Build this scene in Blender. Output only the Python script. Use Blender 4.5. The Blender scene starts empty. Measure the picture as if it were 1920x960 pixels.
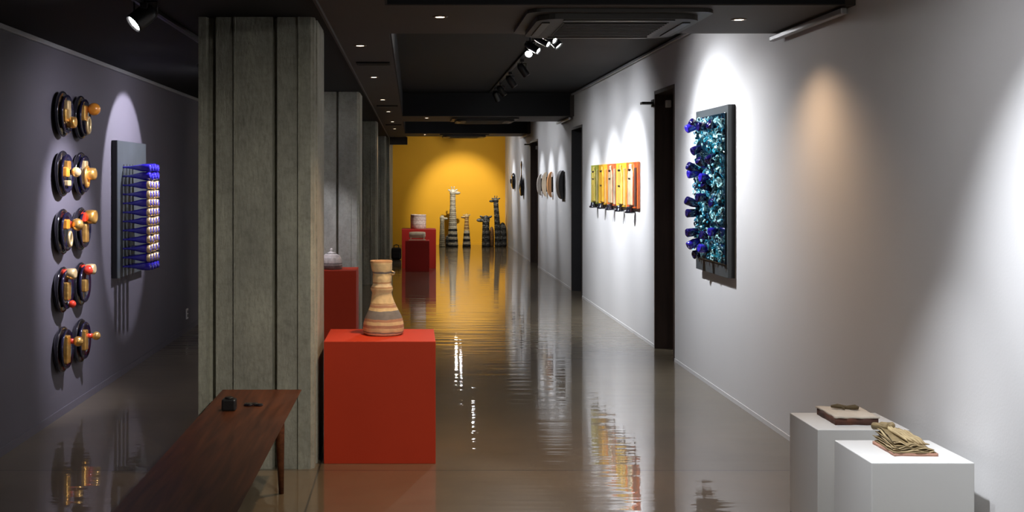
import bpy, bmesh, math, random
from mathutils import Vector, Matrix, noise
random.seed(7)
S = bpy.context.scene
COL = S.collection
PI = math.pi

# ------------------------------------------------------------------ camera, world, exposure
EYE = 1.6
F = 2200.0                     # focal length in pixels of the 1920 wide frame
VX, VY = 772.0, 338.0          # vanishing point
cam_d = bpy.data.cameras.new('camera'); cam = bpy.data.objects.new('camera', cam_d); COL.objects.link(cam)
cam.location = (0, 0, EYE); cam.rotation_euler = (PI/2, 0, 0)
cam_d.sensor_width = 36; cam_d.lens = F/1920*36
cam_d.shift_x = (960-VX)/1920; cam_d.shift_y = -(480-VY)/1920
cam_d.clip_end = 200
S.camera = cam
w = bpy.data.worlds.new('world'); S.world = w; w.use_nodes = True
w.node_tree.nodes['Background'].inputs[0].default_value = (.5, .55, .65, 1)
w.node_tree.nodes['Background'].inputs[1].default_value = 0.0
S.view_settings.view_transform = 'Standard'; S.view_settings.look = 'None'
S.view_settings.gamma = 1; S.view_settings.use_curve_mapping = False
S.view_settings.exposure = 1.2
COOL = (.90, .93, 1.0); WHITE = (1, .97, .93); WARM = (1, .66, .40); VIOLET = (.86, .84, 1.0)

# ------------------------------------------------------------------ dimensions
XR, XL = 2.32, -2.38
YB, YE = -2.5, 29.1
ZS, ZC, ZL = 2.515, 2.845, 2.505   # soffit, recess ceiling, side ceiling
RX0 = -0.14                        # left edge of the recesses
RECESS = [(YB, 6.12), (7.33, 16.75), (18.3, 22.9), (24.5, YE)]

# ------------------------------------------------------------------ materials
def nt(m):
    m.use_nodes = True; return m.node_tree
def mat(name, col, rough=.6, metal=0, var=0.0, vscale=6, bump=0.0, bscale=60, spec=.5, coat=0, trans=0, emit=None, estr=0, stretch=(1,1,1), col2=None):
    m = bpy.data.materials.new(name); t = nt(m); n = t.nodes; l = t.links
    b = n['Principled BSDF']
    b.inputs['Base Color'].default_value = (*col, 1); b.inputs['Roughness'].default_value = rough
    b.inputs['Metallic'].default_value = metal; b.inputs['Specular IOR Level'].default_value = spec
    b.inputs['Coat Weight'].default_value = coat; b.inputs['Coat Roughness'].default_value = .05
    b.inputs['Transmission Weight'].default_value = trans
    if emit: b.inputs['Emission Color'].default_value = (*emit, 1); b.inputs['Emission Strength'].default_value = estr
    if var or bump or col2:
        tc = n.new('ShaderNodeTexCoord'); mp = n.new('ShaderNodeMapping'); mp.inputs['Scale'].default_value = stretch
        l.new(tc.outputs['Object'], mp.inputs[0])
    if var or col2:
        ns = n.new('ShaderNodeTexNoise'); ns.inputs['Scale'].default_value = vscale; ns.inputs['Detail'].default_value = 6
        l.new(mp.outputs[0], ns.inputs['Vector'])
        cr = n.new('ShaderNodeValToRGB'); cr.color_ramp.elements[0].position = .32; cr.color_ramp.elements[1].position = .68
        c2 = col2 or tuple(min(1, c*(1+var)) for c in col); c1 = col if col2 else tuple(c*(1-var) for c in col)
        cr.color_ramp.elements[0].color = (*c1, 1); cr.color_ramp.elements[1].color = (*c2, 1)
        l.new(ns.outputs['Fac'], cr.inputs[0]); l.new(cr.outputs[0], b.inputs['Base Color'])
    if bump:
        nb = n.new('ShaderNodeTexNoise'); nb.inputs['Scale'].default_value = bscale; nb.inputs['Detail'].default_value = 4
        l.new(mp.outputs[0], nb.inputs['Vector'])
        bp = n.new('ShaderNodeBump'); bp.inputs['Strength'].default_value = bump; bp.inputs['Distance'].default_value = .01
        l.new(nb.outputs['Fac'], bp.inputs['Height']); l.new(bp.outputs[0], b.inputs['Normal'])
    return m
def bands(name, stops, zmin, zmax, rough=.6, mottled=None, mscale=30):
    """colour bands along object z; stops = [(t, colour)]"""
    m = bpy.data.materials.new(name); t = nt(m); n = t.nodes; l = t.links; b = n['Principled BSDF']
    b.inputs['Roughness'].default_value = rough
    tc = n.new('ShaderNodeTexCoord'); sx = n.new('ShaderNodeSeparateXYZ'); l.new(tc.outputs['Object'], sx.inputs[0])
    ns = n.new('ShaderNodeTexNoise'); ns.inputs['Scale'].default_value = 14; l.new(tc.outputs['Object'], ns.inputs['Vector'])
    ma = n.new('ShaderNodeMath'); ma.operation = 'MULTIPLY_ADD'; ma.inputs[1].default_value = .012*(zmax-zmin)/.4; l.new(ns.outputs['Fac'], ma.inputs[0]); l.new(sx.outputs['Z'], ma.inputs[2])
    mr = n.new('ShaderNodeMapRange'); mr.inputs[1].default_value = zmin; mr.inputs[2].default_value = zmax; l.new(ma.outputs[0], mr.inputs[0])
    cr = n.new('ShaderNodeValToRGB'); cr.color_ramp.interpolation = 'CONSTANT'
    e = cr.color_ramp.elements
    e[0].position = 0; e[0].color = (*stops[0][1], 1); e[1].position = max(stops[1][0], .001); e[1].color = (*stops[1][1], 1)
    for p, c in stops[2:32]:
        q = e.new(p); q.color = (*c, 1)
    l.new(mr.outputs[0], cr.inputs[0])
    out = cr.outputs[0]
    n2 = n.new('ShaderNodeTexNoise'); n2.inputs['Scale'].default_value = mscale; l.new(tc.outputs['Object'], n2.inputs['Vector'])
    r2 = n.new('ShaderNodeValToRGB'); r2.color_ramp.elements[0].position = .4; r2.color_ramp.elements[1].position = .6
    c0 = .75 if not mottled else mottled
    r2.color_ramp.elements[0].color = (c0, c0, c0, 1); r2.color_ramp.elements[1].color = (1, 1, 1, 1)
    l.new(n2.outputs['Fac'], r2.inputs[0])
    mx = n.new('ShaderNodeMix'); mx.data_type = 'RGBA'; mx.blend_type = 'MULTIPLY'; mx.inputs[0].default_value = 1
    l.new(out, mx.inputs[6]); l.new(r2.outputs[0], mx.inputs[7]); l.new(mx.outputs[2], b.inputs['Base Color'])
    bp = n.new('ShaderNodeBump'); bp.inputs['Strength'].default_value = .4; bp.inputs['Distance'].default_value = .005
    l.new(n2.outputs['Fac'], bp.inputs['Height']); l.new(bp.outputs[0], b.inputs['Normal'])
    return m

M = {}
M['white_wall'] = mat('white_wall_paint', (.66, .655, .65), .75, spec=.3, var=.015, vscale=1.2, bump=.05, bscale=90)
M['violet_wall'] = mat('grey_violet_wall_paint', (.098, .090, .110), .75, var=.02, vscale=1.2, bump=.05, bscale=90)
M['mustard'] = mat('mustard_wall_paint', (.80, .42, .012), .7, var=.02, vscale=1.5)
M['black_paint'] = mat('black_ceiling_paint', (.009, .010, .012), .7, var=.05, vscale=2, spec=.25)
M['dark_paint'] = mat('dark_ceiling_paint', (.009, .009, .009), .75, var=.05, vscale=2, spec=.2)
M['soffit'] = mat('brown_grey_soffit_paint', (.052, .043, .037), .65, var=.05, vscale=2, spec=.3)
M['rail'] = mat('pale_aluminium', (.34, .34, .35), .4, metal=.3)
M['concrete'] = mat('board_formed_concrete', (.225, .225, .19), .85, bump=.7, bscale=30, stretch=(1.6, 1.6, .6), col2=(.33, .33, .27), vscale=3.2)
M['red'] = mat('red_orange_plinth_paint', (.46, .036, .010), .55, var=.03, vscale=3, spec=.25)
M['deep_red'] = mat('crimson_plinth_paint', (.36, .018, .012), .55, var=.03, vscale=3, spec=.25)
M['white_plinth'] = mat('white_plinth_paint', (.70, .70, .68), .55, var=.01, vscale=3)
M['brown_door'] = mat('dark_brown_timber', (.055, .035, .028), .5, var=.2, vscale=4, stretch=(6, 6, .6))
M['charcoal_door'] = mat('charcoal_door_paint', (.022, .022, .025), .5, var=.1, vscale=4)
M['black'] = mat('black_metal', (.012, .012, .013), .4)
M['black_gloss'] = mat('glossy_black_glaze', (.010, .009, .014), .12, coat=.6, var=.2, vscale=12)
M['blue_gloss'] = mat('midnight_blue_glaze', (.010, .008, .026), .12, coat=.6, var=.3, vscale=14)
M['gold'] = mat('gold_leaf', (.78, .36, .06), .28, metal=.8, bump=.3, bscale=30, col2=(.90, .56, .17), vscale=14)
M['pale_gold'] = mat('pale_gold_leaf', (.84, .63, .32), .3, metal=.6, bump=.25, bscale=30)
M['amber'] = mat('amber_glaze', (.62, .24, .03), .2, coat=.5, var=.2, vscale=10)
M['art_red'] = mat('vermilion_glaze', (.55, .04, .02), .2, coat=.5, var=.2, vscale=10)
M['panel'] = mat('slate_grey_board', (.060, .070, .075), .35, var=.12, vscale=5)
M['panel_edge'] = mat('black_board_edge', (.012, .012, .014), .5)
M['cobalt'] = mat('cobalt_bottle_glass', (.030, .020, .42), .08, coat=1, trans=.1, var=.2, vscale=9)
M['navy'] = mat('navy_bottle_glass', (.008, .005, .07), .08, coat=1, trans=.1, var=.2, vscale=9)
M['aqua'] = mat('aqua_glass_chips', (.04, .42, .52), .10, coat=1, col2=(.015, .12, .26), vscale=10)
M['ice'] = mat('pale_blue_glass_chips', (.50, .88, .96), .12, coat=1, var=.15, vscale=20)
M['teal'] = mat('dark_teal_glass', (.003, .028, .032), .12, coat=1, col2=(.004, .010, .035), vscale=9)
M['lens'] = mat('lit_lamp_lens', (1, 1, 1), .3, emit=(1, .97, .93), estr=55)
M['lens_warm'] = mat('lit_downlight_lens', (1, .9, .8), .3, emit=(1, .74, .5), estr=5)
M['ring'] = mat('bronze_downlight_trim', (.10, .055, .03), .4, metal=.5)
M['plastic'] = mat('white_plastic', (.7, .7, .69), .4)
M['grille'] = mat('dark_grey_grille', (.035, .035, .036), .6)
M['cassette'] = mat('grey_cassette_plastic', (.042, .040, .038), .5, spec=.3)

def mottle(m):
    t = m.node_tree; n = t.nodes; l = t.links; b = n['Principled BSDF']; src = b.inputs['Base Color'].links[0].from_socket
    tc = n.new('ShaderNodeTexCoord'); ns = n.new('ShaderNodeTexNoise'); ns.inputs['Scale'].default_value = 26; ns.inputs['Detail'].default_value = 8; ns.inputs['Roughness'].default_value = .75
    l.new(tc.outputs['Object'], ns.inputs['Vector'])
    cr = n.new('ShaderNodeValToRGB'); e = cr.color_ramp.elements; e[0].position = .34; e[0].color = (.84, .84, .83, 1); e[1].position = .56; e[1].color = (1.1, 1.1, 1.1, 1)
    l.new(ns.outputs['Fac'], cr.inputs[0])
    mx = n.new('ShaderNodeMix'); mx.data_type = 'RGBA'; mx.blend_type = 'MULTIPLY'; mx.inputs[0].default_value = 1
    l.new(src, mx.inputs[6]); l.new(cr.outputs[0], mx.inputs[7]); l.new(mx.outputs[2], b.inputs['Base Color'])
mottle(M['concrete'])
# walnut bench
def walnut():
    m = bpy.data.materials.new('walnut'); t = nt(m); n = t.nodes; l = t.links; b = n['Principled BSDF']
    tc = n.new('ShaderNodeTexCoord'); mp = n.new('ShaderNodeMapping'); mp.inputs['Scale'].default_value = (14, .8, 14)
    l.new(tc.outputs['Object'], mp.inputs[0])
    ns = n.new('ShaderNodeTexNoise'); ns.inputs['Scale'].default_value = 2.2; ns.inputs['Detail'].default_value = 8; ns.inputs['Distortion'].default_value = .6
    l.new(mp.outputs[0], ns.inputs['Vector'])
    cr = n.new('ShaderNodeValToRGB'); e = cr.color_ramp.elements
    e[0].position = .3; e[0].color = (.055, .016, .006, 1); e[1].position = .7; e[1].color = (.150, .048, .018, 1)
    l.new(ns.outputs['Fac'], cr.inputs[0]); l.new(cr.outputs[0], b.inputs['Base Color'])
    b.inputs['Roughness'].default_value = .42; b.inputs['Specular IOR Level'].default_value = .3
    return m
M['walnut'] = walnut()

def floor_mat():
    m = bpy.data.materials.new('polished_concrete'); t = nt(m); n = t.nodes; l = t.links; b = n['Principled BSDF']
    tc = n.new('ShaderNodeTexCoord')
    ns = n.new('ShaderNodeTexNoise'); ns.inputs['Scale'].default_value = .9; ns.inputs['Detail'].default_value = 8; ns.inputs['Roughness'].default_value = .6
    l.new(tc.outputs['Object'], ns.inputs['Vector'])
    cr = n.new('ShaderNodeValToRGB'); e = cr.color_ramp.elements
    e[0].position = .3; e[0].color = (.098, .079, .049, 1); e[1].position = .7; e[1].color = (.165, .133, .086, 1)
    l.new(ns.outputs['Fac'], cr.inputs[0])
    sx = n.new('ShaderNodeSeparateXYZ'); l.new(tc.outputs['Object'], sx.inputs[0])
    def math_(op, a, bb=None):
        q = n.new('ShaderNodeMath'); q.operation = op
        for i, v in enumerate((a, bb)):
            if v is None: continue
            if isinstance(v, (int, float)): q.inputs[i].default_value = v
            else: l.new(v, q.inputs[i])
        return q.outputs[0]
    # saw-cut joints
    jx = math_('LESS_THAN', math_('ABSOLUTE', math_('SUBTRACT', sx.outputs['X'], -.515)), .005)
    yy = math_('ABSOLUTE', math_('SUBTRACT', math_('PINGPONG', math_('SUBTRACT', sx.outputs['Y'], 6.47), 2.95), 0.0))
    jy = math_('LESS_THAN', yy, .006)
    j = math_('MAXIMUM', jx, jy)
    mx = n.new('ShaderNodeMix'); mx.data_type = 'RGBA'; l.new(j, mx.inputs[0]); l.new(cr.outputs[0], mx.inputs[6]); mx.inputs[7].default_value = (.04, .033, .025, 1)
    # floor colour slightly paler in front of the pillar
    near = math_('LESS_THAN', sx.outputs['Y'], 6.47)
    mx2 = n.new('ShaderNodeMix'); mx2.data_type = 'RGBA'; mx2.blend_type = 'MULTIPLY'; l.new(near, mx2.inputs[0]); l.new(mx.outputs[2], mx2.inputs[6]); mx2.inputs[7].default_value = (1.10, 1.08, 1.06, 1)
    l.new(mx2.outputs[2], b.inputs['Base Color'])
    b.inputs['Specular IOR Level'].default_value = .25
    b.inputs['Coat Weight'].default_value = 1.0; b.inputs['Coat Roughness'].default_value = .025; b.inputs['Coat IOR'].default_value = 1.5
    b.inputs['Roughness'].default_value = .35
    mp = n.new('ShaderNodeMapping'); mp.inputs['Scale'].default_value = (.38, 3.9, 1); l.new(tc.outputs['Object'], mp.inputs[0])
    n1 = n.new('ShaderNodeTexNoise'); n1.inputs['Scale'].default_value = 2.2; n1.inputs['Detail'].default_value = 2.5; l.new(mp.outputs[0], n1.inputs['Vector'])
    bp = n.new('ShaderNodeBump'); bp.inputs['Strength'].default_value = .42; bp.inputs['Distance'].default_value = .0065
    l.new(n1.outputs['Fac'], bp.inputs['Height'])
    l.new(bp.outputs[0], b.inputs['Normal']); l.new(bp.outputs[0], b.inputs['Coat Normal'])
    return m
M['floor'] = floor_mat()

# ------------------------------------------------------------------ mesh helpers
class MB:
    def __init__(s): s.bm = bmesh.new()
    def _x(s, vs, mtx):
        if mtx is not None: bmesh.ops.transform(s.bm, matrix=mtx, verts=vs)
    def box(s, a, b, mtx=None, bev=0):
        c = [(a[i]+b[i])/2 for i in range(3)]; d = [abs(b[i]-a[i]) for i in range(3)]
        r = bmesh.ops.create_cube(s.bm, size=1, matrix=Matrix.Translation(c) @ Matrix.Diagonal((*d, 1)))
        vs = r['verts']
        if bev:
            es = list({e for v in vs for e in v.link_edges})
            o = bmesh.ops.bevel(s.bm, geom=es, offset=bev, segments=2, affect='EDGES', profile=.5)
            vs = list({v for v in o['verts']} | {v for v in vs if v.is_valid})
            vs = [v for v in vs if v.is_valid]
        s._x(vs, mtx); return s
    def lathe(s, prof, seg=32, mtx=None, cap=True, smooth=True):
        rings = []; vs = []
        for r, z in prof:
            ring = [s.bm.verts.new((r*math.cos(2*PI*k/seg), r*math.sin(2*PI*k/seg), z)) for k in range(seg)]
            rings.append(ring); vs += ring
        for a, b in zip(rings, rings[1:]):
            for k in range(seg):
                f = s.bm.faces.new((a[k], a[(k+1) % seg], b[(k+1) % seg], b[k])); f.smooth = smooth
        if cap:
            s.bm.faces.new(rings[0][::-1]); s.bm.faces.new(rings[-1])
        s._x(vs, mtx); return s
    def tube(s, pts, rad, seg=10, closed=False):
        pts = [Vector(p) for p in pts]; n = len(pts); rads = rad if isinstance(rad, (list, tuple)) else [rad]*n
        rings = []; up0 = None
        for i, p in enumerate(pts):
            if closed: t = pts[(i+1) % n]-pts[i-1]
            else: t = pts[min(i+1, n-1)]-pts[max(i-1, 0)]
            t.normalize()
            if up0 is None: up0 = t.orthogonal().normalized()
            u = (up0 - t*up0.dot(t)).normalized(); up0 = u; v = t.cross(u)
            rings.append([s.bm.verts.new(p+(u*math.cos(2*PI*k/seg)+v*math.sin(2*PI*k/seg))*rads[i]) for k in range(seg)])
        pairs = list(zip(rings, rings[1:])) + ([(rings[-1], rings[0])] if closed else [])
        for a, b in pairs:
            for k in range(seg):
                f = s.bm.faces.new((a[k], a[(k+1) % seg], b[(k+1) % seg], b[k])); f.smooth = True
        if not closed:
            s.bm.faces.new(rings[0][::-1]); s.bm.faces.new(rings[-1])
        return s
    def ball(s, c, r, seg=20, mtx=None):
        r3 = r if isinstance(r, (tuple, list)) else (r, r, r)
        o = bmesh.ops.create_uvsphere(s.bm, u_segments=seg, v_segments=max(8, seg*2//3), radius=1, matrix=Matrix.Translation(c) @ (mtx or Matrix.Identity(4)) @ Matrix.Diagonal((*r3, 1)))
        for v in o['verts']:
            for f in v.link_faces: f.smooth = True
        return s
    def prism(s, poly, z0, z1, mtx=None):
        lo = [s.bm.verts.new((x, y, z0)) for x, y in poly]; hi = [s.bm.verts.new((x, y, z1)) for x, y in poly]
        n = len(poly)
        for k in range(n): s.bm.faces.new((lo[k], lo[(k+1) % n], hi[(k+1) % n], hi[k]))
        s.bm.faces.new(lo[::-1]); s.bm.faces.new(hi)
        s._x(lo+hi, mtx); return s
    def build(s, name, m, parent=None, loc=None):
        bmesh.ops.recalc_face_normals(s.bm, faces=s.bm.faces)
        me = bpy.data.meshes.new(name); 
        if loc is not None: bmesh.ops.translate(s.bm, verts=s.bm.verts, vec=-Vector(loc))
        s.bm.to_mesh(me); s.bm.free(); me.materials.append(m)
        o = bpy.data.objects.new(name, me); COL.objects.link(o)
        if loc is not None: o.location = loc
        if parent: o.parent = parent
        return o
def tag(o, label, cat, group=None, kind=None):
    o['label'] = label; o['category'] = cat
    if group: o['group'] = group
    if kind: o['kind'] = kind
    return o
def thing(name, label, cat, loc, group=None, rot=None):
    o = bpy.data.objects.new(name, None); COL.objects.link(o); o.location = loc; o.empty_display_size = .1
    if rot: o.rotation_euler = rot
    return tag(o, label, cat, group)
def struct(name, mb, m, parent=None):
    o = mb.build(name, m, parent)
    if not parent: o['kind'] = 'structure'
    return o
def aim(frm, to):
    """matrix whose local -Z points from frm to to"""
    d = (Vector(to)-Vector(frm)).normalized()
    return d.to_track_quat('-Z', 'Y').to_matrix().to_4x4()
def R(ax, deg): return Matrix.Rotation(math.radians(deg), 4, ax)
def T(*v): return Matrix.Translation(v)

# ------------------------------------------------------------------ shell
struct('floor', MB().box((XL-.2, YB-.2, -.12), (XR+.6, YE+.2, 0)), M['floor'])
struct('wall_left', MB().box((XL-.15, YB, 0), (XL, YE, 3.0)), M['violet_wall'])
struct('wall_back', MB().box((XL-.15, YB-.15, 0), (XR+.45, YB, 3.0)), M['white_wall'])
struct('wall_end', MB().box((XL-.15, YE, 0), (XR+.45, YE+.15, 3.0)), M['mustard'])
struct('wall_inner', MB().box((-1.2, 24.8, 0), (-.47, YE, ZL)), M['concrete'])
DOORS = [(10.35, 11.2, 2.45), (15.95, 17.02, 2.36), (21.55, 22.9, 2.36)]
wb = MB(); y0 = YB
for a, b, h in DOORS:
    wb.box((XR, y0, 0), (XR+.22, a, 3.0)); wb.box((XR, a, h), (XR+.22, b, 3.0)); y0 = b
wb.box((XR, y0, 0), (XR+.22, YE, 3.0))
struct('wall_right', wb, M['white_wall'])
for i, (a, b, h) in enumerate(DOORS):
    m = M['brown_door'] if i != 1 else M['charcoal_door']
    f = MB()
    t = .035
    f.box((XR-.006, b-t, 0), (XR+.215, b, h)); f.box((XR-.006, a, 0), (XR+.215, a+t, h)); f.box((XR-.006, a+t, h-t), (XR+.215, b-t, h))
    d = struct(f'door_{i+1}', f, m)
    MB().box((XR+.17, a+t, 0.006), (XR+.21, b-t, h-t)).build('door_panel', m, d)
    MB().tube([(XR+.168, a+.10, 1.0), (XR+.12, a+.10, 1.0), (XR+.12, a+.22, 1.0)], .01).build('door_handle', M['rail'], d)
    # closer
    if i != 1: MB().box((XR+.09, b-t-.05, h-.16), (XR+.14, b-t, h-.09), bev=.006).build('door_closer', M['plastic'], d)
# ceilings
cb = MB().box((XL, YB, ZL), (-.48, YE, 3.0)); struct('ceiling_side', cb, M['dark_paint'])
sb = MB(); sb.box((-.48, YB, ZS), (RX0, YE, 3.0))
y0 = None
for (a, b), (c, d) in zip(RECESS, RECESS[1:]): sb.box((RX0, b+.012, ZS), (XR, c-.012, 3.0))
struct('ceiling_soffit', sb, M['soffit'])
fb = MB()
for i, (a, b) in enumerate(RECESS):
    fb.box((RX0, a, ZC), (XR, b, 3.0))
    fb.box((RX0, a, ZS+.004), (RX0+.012, b, ZC))
    if i < 3: fb.box((RX0, b, ZS+.004), (XR-.06, b+.012, ZC))
    if i > 0: fb.box((RX0, a-.012, ZS+.004), (XR-.06, a, ZC))
struct('ceiling_recess', fb, M['black_paint'])
# trims
k = 1
def trim(mb, m):
    global k
    o = struct(f'trim_{k}', mb, m); k += 1; return o
trim(MB().box((XL, YB, ZL-.03), (XL+.022, YE, ZL), bev=.004), M['rail'])
trim(MB().box((-.492, YB, ZL-.012), (-.478, YE, ZS+.001)), M['soffit'])
for (a, b) in RECESS[1:]:
    trim(MB().box((XR-.05, a+.01, ZC-.035), (XR-.02, b-.01, ZC-.012), bev=.004), M['rail'])
for a, b in [(6.14, 7.37), (16.8, 18.25), (22.95, 24.45)]:
    trim(MB().box((XR-.075, a, ZS-.045), (XR-.04, b, ZS-.012), bev=.006).box((XR-.05, a+.1, ZS-.03), (XR, a+.13, ZS-.015)).box((XR-.05, b-.13, ZS-.03), (XR, b-.10, ZS-.015)), M['rail'])
for nm, x0, x1 in (('left', XL, XL+.008),):
    struct('baseboard_left', MB().box((x0, YB, 0), (x1, YE, .05)), M['violet_wall'])
struct('baseboard_end', MB().box((-.46, YE-.012, 0), (XR, YE, .05)), M['mustard'])
bb = MB(); y0 = YB
for a, b, h in DOORS: bb.box((XR-.004, y0, 0), (XR, a, .03)); y0 = b
bb.box((XR-.004, y0, 0), (XR, YE, .03))
struct('baseboard_right', bb, M['white_wall'])

# pillars
def pillar(y, depth, label):
    f = [(-1.182, 0), (-1.140, 0), (-1.128, .05), (-1.094, .05), (-1.086, .006), (-.988, .006), (-.986, -.008), (-.977, -.008), (-.975, 0), (-.773, 0), (-.769, .05), (-.750, .05), (-.746, .006), (-.632, .006), (-.630, -.007), (-.621, -.007), (-.619, 0), (-.560, 0)]
    s = [(-.552, .012), (-.540, .02), (-.540, .09), (-.552, .10), (-.552, .13), (-.534, .14), (-.534, depth-.14), (-.552, depth-.13), (-.552, depth-.10), (-.540, depth-.09), (-.540, depth-.02), (-.56, depth)]
    bk = [(-1.17, depth), (-1.182, depth-.02), (-1.182, .02)]
    poly = [(x, y+q) for x, q in f+s+bk]
    o = MB().prism(poly, 0, ZL).build('concrete_pillar', M['concrete'], loc=(-.86, y+depth/2, 0))
    tag(o, label, 'pillar', 'square board-marked concrete pillars')
    return o
pillar(6.5, .74, 'nearest and largest grey board-marked concrete pillar behind the wooden bench')
pillar(12.0, .80, 'second concrete pillar, lit behind the pedestal with the small round jar')
pillar(18.0, .80, 'third concrete pillar from the front, thin dim strip left of the mustard wall')
pillar(24.0, .78, 'farthest concrete pillar, beside the mustard end wall and black bag')

# ------------------------------------------------------------------ lamps
def spot_lamp(parent, pos, to, energy, color, size_deg, blend=.5, radius=.03):
    ld = bpy.data.lights.new('spot_light', 'SPOT'); ld.energy = energy; ld.color = color
    ld.spot_size = math.radians(size_deg); ld.spot_blend = blend; ld.shadow_soft_size = radius
    lo = bpy.data.objects.new('spot_light', ld); COL.objects.link(lo)
    lo.matrix_world = Matrix.Translation(pos) @ aim(pos, to)
    if parent: lo.parent = parent; lo.matrix_parent_inverse = Matrix.Translation(parent.location).inverted()
    return lo
def spotlight(pos, to, top, label, energy, color=COOL, size=34, blend=.6, group='black track spotlights', r=.038, length=.13, radius=.03, lens='lens', spill=.2):
    """pos: centre of the lens; top: z of what it hangs from"""
    pos = Vector(pos); rt = thing('track_spotlight', label, 'spotlight', (pos.x, pos.y, top), group)
    A = aim(pos, to)
    loc = lambda mb, nm, m: mb.build(nm, m, rt, None)
    off = Matrix.Translation(pos - rt.location)
    loc(MB().lathe([(r*.55, length), (r*.85, length*.92), (r, length*.6), (r, 0), (r*1.02, -.012), (r*.9, -.012), (r*.86, .004)], 28, off @ A), 'housing', M['black'])
    loc(MB().lathe([(r*.84, -.001), (r*.84, .003)], 28, off @ A), 'lens', M[lens])
    back = (off @ A @ Vector((0, 0, length*.6)))
    hz = -back.z
    loc(MB().tube([back+Vector((r*1.15, 0, 0)), back+Vector((r*1.15, 0, r*1.3)), back+Vector((-r*1.15, 0, r*1.3)), back+Vector((-r*1.15, 0, 0))], .006, 8), 'yoke', M['black'])
    topb = back+Vector((0, 0, r*1.3))
    loc(MB().tube([topb, Vector((topb.x, topb.y, 0))], .008, 8).box((topb.x-.018, topb.y-.05, -.028), (topb.x+.018, topb.y+.05, 0), bev=.003), 'adapter', M['black'])
    d = (Vector(to)-pos).normalized()
    spot_lamp(rt, pos+d*.02, to, energy, color, size, blend, radius)
    # the wide soft spill every reflector lamp has around its beam
    spot_lamp(rt, pos+d*.021, to, energy*spill, color, 150, 1, radius)
    return rt
def track(x, a, b, z, label):
    o = MB().box((x-.018, a, z-.022), (x+.018, b, z), bev=.002).box((x-.006, a+.02, z-.024), (x+.006, b-.02, z-.02)).build('lighting_track', M['black'], loc=(x, (a+b)/2, z))
    return tag(o, label, 'track', 'black ceiling lighting tracks')
ZT = ZC-.022
track(1.10, 7.6, 16.5, ZC, 'long black lighting track in the first ceiling recess')
track(1.10, 18.5, 22.7, ZC, 'black lighting track in the second ceiling recess')
track(1.10, 24.7, 28.6, ZC, 'black lighting track in the recess before the mustard wall')
track(1.10, 0.5, 5.9, ZC, 'black lighting track in the recess above the white pedestals')
track(-1.36, 2.5, 12.6, ZL, 'black lighting track on the left side ceiling')
# first recess: four lit heads facing the viewer
spotlight((.957, 9.6, 2.635), (.2, 6.9, .8), ZT, 'lowest and brightest of four lit track spotlights in the first recess', 30, WHITE, 24, r=.034)
spotlight((1.02, 9.5, 2.65), (2.3, 8.6, 1.75), ZT, 'second lit track spotlight from the bottom of the cluster of four', 14, WHITE, 50, 1, r=.030)
spotlight((1.045, 9.02, 2.648), (2.3, 8.0, 1.8), ZT, 'third lit track spotlight of the cluster, below the topmost one', 12, WHITE, 50, 1, r=.026)
spotlight((1.055, 8.70, 2.64), (2.3, 7.7, 1.8), ZT, 'topmost lit track spotlight of the cluster by the soffit edge', 14, COOL, 50, 1, r=.030)
# wall washers in the first recess
spotlight((1.16, 9.3, 2.67), (2.32, 8.85, 1.30), ZT, 'track spotlight lighting the blue and aqua glass panel', 105, COOL, 104, 1)
spotlight((1.16, 11.9, 2.67), (2.32, 12.4, 1.05), ZT, 'track spotlight lighting the red end of the coloured bottle panels', 150, COOL, 84, 1)
spotlight((1.16, 13.3, 2.67), (2.32, 13.6, 1.1), ZT, 'track spotlight over the middle of the coloured bottle panels', 100, COOL, 70, 1)
spotlight((1.16, 14.7, 2.67), (2.32, 14.9, 1.1), ZT, 'track spotlight over the green end of the coloured bottle panels', 75, COOL, 62, 1)
spotlight((1.14, 15.6, 2.67), (1.9, 17.0, 1.0), ZT, 'last track spotlight of the first recess', 5, WHITE, 40)
# second recess
for i, (y, to, e, lab) in enumerate([
    (18.75, (2.3, 18.1, 1.4), 46, 'track spotlight in the second recess lighting the black bowed dish'),
    (19.6, (2.3, 19.5, 1.4), 60, 'track spotlight in the second recess lighting the orange crescent'),
    (21.2, (2.3, 20.8, 1.4), 52, 'track spotlight in the second recess lighting the grey crescent'),
    (20.2, (.2, 21.35, .75), 75, 'track spotlight in the second recess lighting the far red pedestals')]):
    spotlight((1.10, y, 2.67), to, ZT, lab, e, COOL if i < 3 else WHITE, 48 if i < 3 else 36, .8)
for i, (x, y, to, e, c, sz, bl, lab) in enumerate([
    (1.06, 25.2, (2.3, 24.5, 1.4), 60, COOL, 46, .8, 'track spotlight in the end recess lighting the tall black figure'),
    (1.12, 26.8, (2.3, 26.6, 1.4), 55, COOL, 46, .8, 'track spotlight in the end recess lighting the small black mask'),
    (1.14, 26.7, (1.22, 29.1, 1.05), 125, (1, .90, .72), 56, .7, 'track spotlight in the end recess washing the mustard wall'),
    (1.06, 27.9, (.9, 25.6, .0), 14, (1, .9, .78), 90, .9, 'hindmost track spotlight above the animal totems')]):
    spotlight((x, y + (.25 if i == 1 else 0), 2.67), to, ZT, lab, e, c, sz, bl)
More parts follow.
